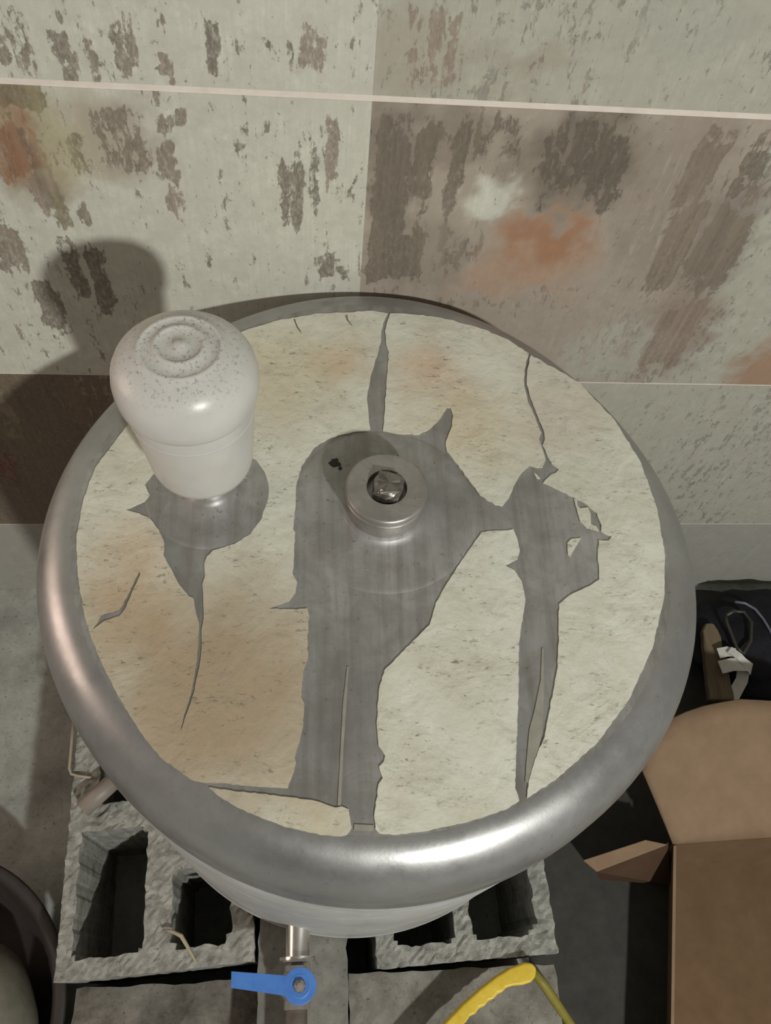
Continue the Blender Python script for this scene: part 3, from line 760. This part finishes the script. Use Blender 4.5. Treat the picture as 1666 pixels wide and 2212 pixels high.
# black bag behind the box
bm = bmesh.new(); bmesh.ops.create_icosphere(bm, subdivisions=4, radius=1)
rs = np.random.RandomState(11); ph = rs.uniform(0, 6, 8)
for v in bm.verts:
    x, y, z = v.co
    k = 1 + .07 * math.sin(5 * x + ph[0]) * math.sin(4 * y + ph[1]) + .05 * math.sin(9 * y + 5 * z + ph[2]) + .03 * math.sin(15 * x - 11 * y + ph[3])
    zz = z * .034 * k
    v.co = (.690 + x * .150 * k, .140 + y * .098 * k, FLOOR_Z + .0042 + .030 + (zz if zz > -.030 else -.030))
bag = empty('fabric_bag', (.690, .140, FLOOR_Z + .004), 'slumped black fabric bag with thin grey piping against the tiled wall', 'bag')
obj('bag_body', bm, M['bag'], bag, True)
bp = on_z([(1588, 1300), (1610, 1303), (1632, 1316), (1650, 1338), (1664, 1362), (1678, 1390)], -.598)
obj('bag_piping', tube([tuple(p) for p in bp], .0022, 8), M['piping'], bag, True)

# wooden stick, leaning on the bag's edge
a = on_z([(1517, 1345), (1552, 1345), (1590, 1512), (1535, 1512)], -.600)
bm = bmesh.new(); nseg = 10; Ls, Rs_ = [], []
for i in range(nseg + 1):
    u = i / nseg; q = rng.uniform(-.0012, .0012)
    wdt = 1 if u > .12 else .45 + .55 * (u / .12)
    l = a[0] + (a[3] - a[0]) * u; r2 = a[1] + (a[2] - a[1]) * u; mid = (l + r2) / 2
    l = mid + (l - mid) * wdt; r2 = mid + (r2 - mid) * wdt
    Ls.append((l[0] + q, l[1], l[2])); Rs_.append((r2[0] + q, r2[1], r2[2]))
sheet(bm, Ls + Rs_[::-1], (0, 0, -.014))
tag(bevel(obj('wooden_stick', bm, M['wood']), .003, 3), 'weathered brown wooden stick lying between tank and white strap', 'stick')
# white strap folded over
def ribbon(pts, width, th, mat, name, parent=None):
    bm = bmesh.new(); P = [Vector(p) for p in pts]; rows_ = []
    for i, p in enumerate(P):
        t = (P[min(i + 1, len(P) - 1)] - P[max(i - 1, 0)]).normalized()
        s_ = t.cross(Vector((0, 0, 1))).normalized() * width / 2; u_ = s_.cross(t).normalized() * th
        rows_.append([bm.verts.new(q) for q in (p - s_, p + s_, p + s_ + u_, p - s_ + u_)])
    for a_, b_ in zip(rows_, rows_[1:]):
        for i in range(4): bm.faces.new((a_[i], a_[(i + 1) % 4], b_[(i + 1) % 4], b_[i]))
    bm.faces.new(rows_[0][::-1]); bm.faces.new(rows_[-1])
    return obj(name, bm, M[mat], parent)
st = empty('folded_strap', tuple(on_z((1585, 1445), -.60)[0]), 'white woven strap folded over itself beside the wooden stick', 'strap')
def zz(px, z): return [tuple(on_z(p, q)[0]) for p, q in zip(px, z)]
ribbon(zz([(1552, 1412), (1572, 1408), (1590, 1412)], [-.592, -.588, -.592]), .016, .002, 'strap', 'strap_run', st)
ribbon(zz([(1556, 1442), (1582, 1436), (1612, 1437), (1622, 1446)], [-.590, -.584, -.586, -.592]), .020, .002, 'strap', 'strap_run', st)
ribbon(zz([(1606, 1448), (1602, 1470), (1590, 1492), (1578, 1515)], [-.595, -.600, -.604, -.606]), .018, .002, 'strap', 'strap_run', st)
ribbon(zz([(1576, 1404), (1596, 1418), (1616, 1440)], [-.584, -.582, -.586]), .012, .002, 'strap', 'strap_run', st)
# smoky plastic loop
lp = on_z([(1568, 1330), (1585, 1320), (1608, 1322), (1624, 1345), (1622, 1385), (1606, 1412), (1592, 1400), (1580, 1370), (1570, 1345), (1568, 1330)], -.595)
tag(obj('plastic_loop', tube([tuple(p) for p in lp], .003, 8), M['grey_loop'], None, True), 'dark smoky plastic loop lying in front of the black bag', 'loop')

# yellow handle in front of the right block
ZY = -.455
up_px = [(860,2330),(960,2212),(1000,2170),(1040,2135),(1075,2108),(1105,2090),(1135,2079),(1150,2080),(1160,2092),(1158,2110),(1148,2122),(1130,2128),(1108,2130),(1094,2134),(1086,2144),(1076,2147),(1068,2158),(1056,2162),(1048,2174),(1036,2178),(1028,2190),(1016,2196),(1008,2208),(980,2230),(900,2330)]
yh = empty('yellow_handle', tuple(on_z((1080, 2130), SEAT_Z - .05)[0]), 'bright yellow plastic handle with a wavy grip bent to a peak', 'handle')
o = bevel(obj('grip', filled([tuple(p[:2]) for p in on_z(up_px, ZY)], [], ZY - .016, ZY), M['yellow'], yh), .0025, 3)
lg = on_z([(1152, 2100), (1180, 2135), (1232, 2212), (1300, 2310)], -.47)
for i, q in enumerate(lg): q[2] = (-.463, -.475, -.50, -.54)[i]
lg2 = [on_z(p, z)[0] for p, z in zip([(1152, 2100), (1180, 2133), (1232, 2212), (1300, 2310)], (-.463, -.475, -.505, -.55))]
o = obj('strut', tube([tuple(p) for p in lg2], .0052, 10), M['olive_yellow'], yh, True); o['label'] = 'dull olive strut of the handle'
bot = [on_z((960, 2212), ZY)[0], on_z((1150, 2095), ZY)[0]]

# dark basin with dusty contents at the left
BX, BY = -.507, -.325
bas = empty('plastic_basin', (BX, BY, FLOOR_Z), 'dark round plastic basin holding a dusty olive bundle beside the hollow block', 'basin')
obj('basin_wall', lathe([(0, FLOOR_Z + .0004), (.135, FLOOR_Z + .0004), (.140, FLOOR_Z + .004), (.170, -.5540), (.178, -.5520), (.180, -.5490), (.1775, -.5465), (.168, -.5480), (.163, -.5530), (.135, FLOOR_Z + .010), (0, FLOOR_Z + .008)], 72, None, (BX, BY)), M['basin'], bas, True)
bm = bmesh.new(); bmesh.ops.create_icosphere(bm, subdivisions=4, radius=1)
for v in bm.verts:
    x, y, z = v.co; k = 1 + .03 * math.sin(6 * x + 1) * math.cos(5 * y) + .015 * math.sin(13 * x + 9 * y)
    v.co = (BX + .030 + x * .112 * k, BY - .020 + y * .112 * k, -.572 + z * (.085 if z > 0 else .082) * k * (1 if z > 0 else .98))
tag(obj('dusty_bundle', bm, M['dust'], None, True), 'dusty olive grey cloth bundle heaped in the dark basin', 'bundle')

# conduit stub, bent wire and straw on the left block
c0, c1 = on_z((178, 1748), SEAT_Z + .011)[0], on_z((262, 1672), SEAT_Z + .011)[0]
tag(obj('conduit_stub', tube([tuple(c0), tuple(c0 + (c1 - c0) * .5), tuple(c1)], .0105, 16), M['conduit'], None, True), 'short grey plastic conduit stub lying on the hollow block', 'pipe')
wz = SEAT_Z + .0018
tag(obj('bent_wire', tube([tuple(p) for p in on_z([(158, 1560), (155, 1600), (150, 1660), (154, 1672), (170, 1676), (198, 1680)], wz)], .0018, 8), M['wire'], None, True), 'thin pale wire bent to a corner on the hollow block', 'wire')
s_ = [tuple(on_z(p, z)[0]) for p, z in (((352, 2008), SEAT_Z + .002), ((372, 2012), SEAT_Z + .006), ((392, 2022), SEAT_Z + .006), ((408, 2050), SEAT_Z + .004), ((425, 2082), SEAT_Z + .001))]
tag(obj('dry_straw', tube(s_, [.001, .0018, .0024, .002, .001], 8), M['straw'], None, True), 'dry pale straw lying across a cell of the hollow block', 'straw')
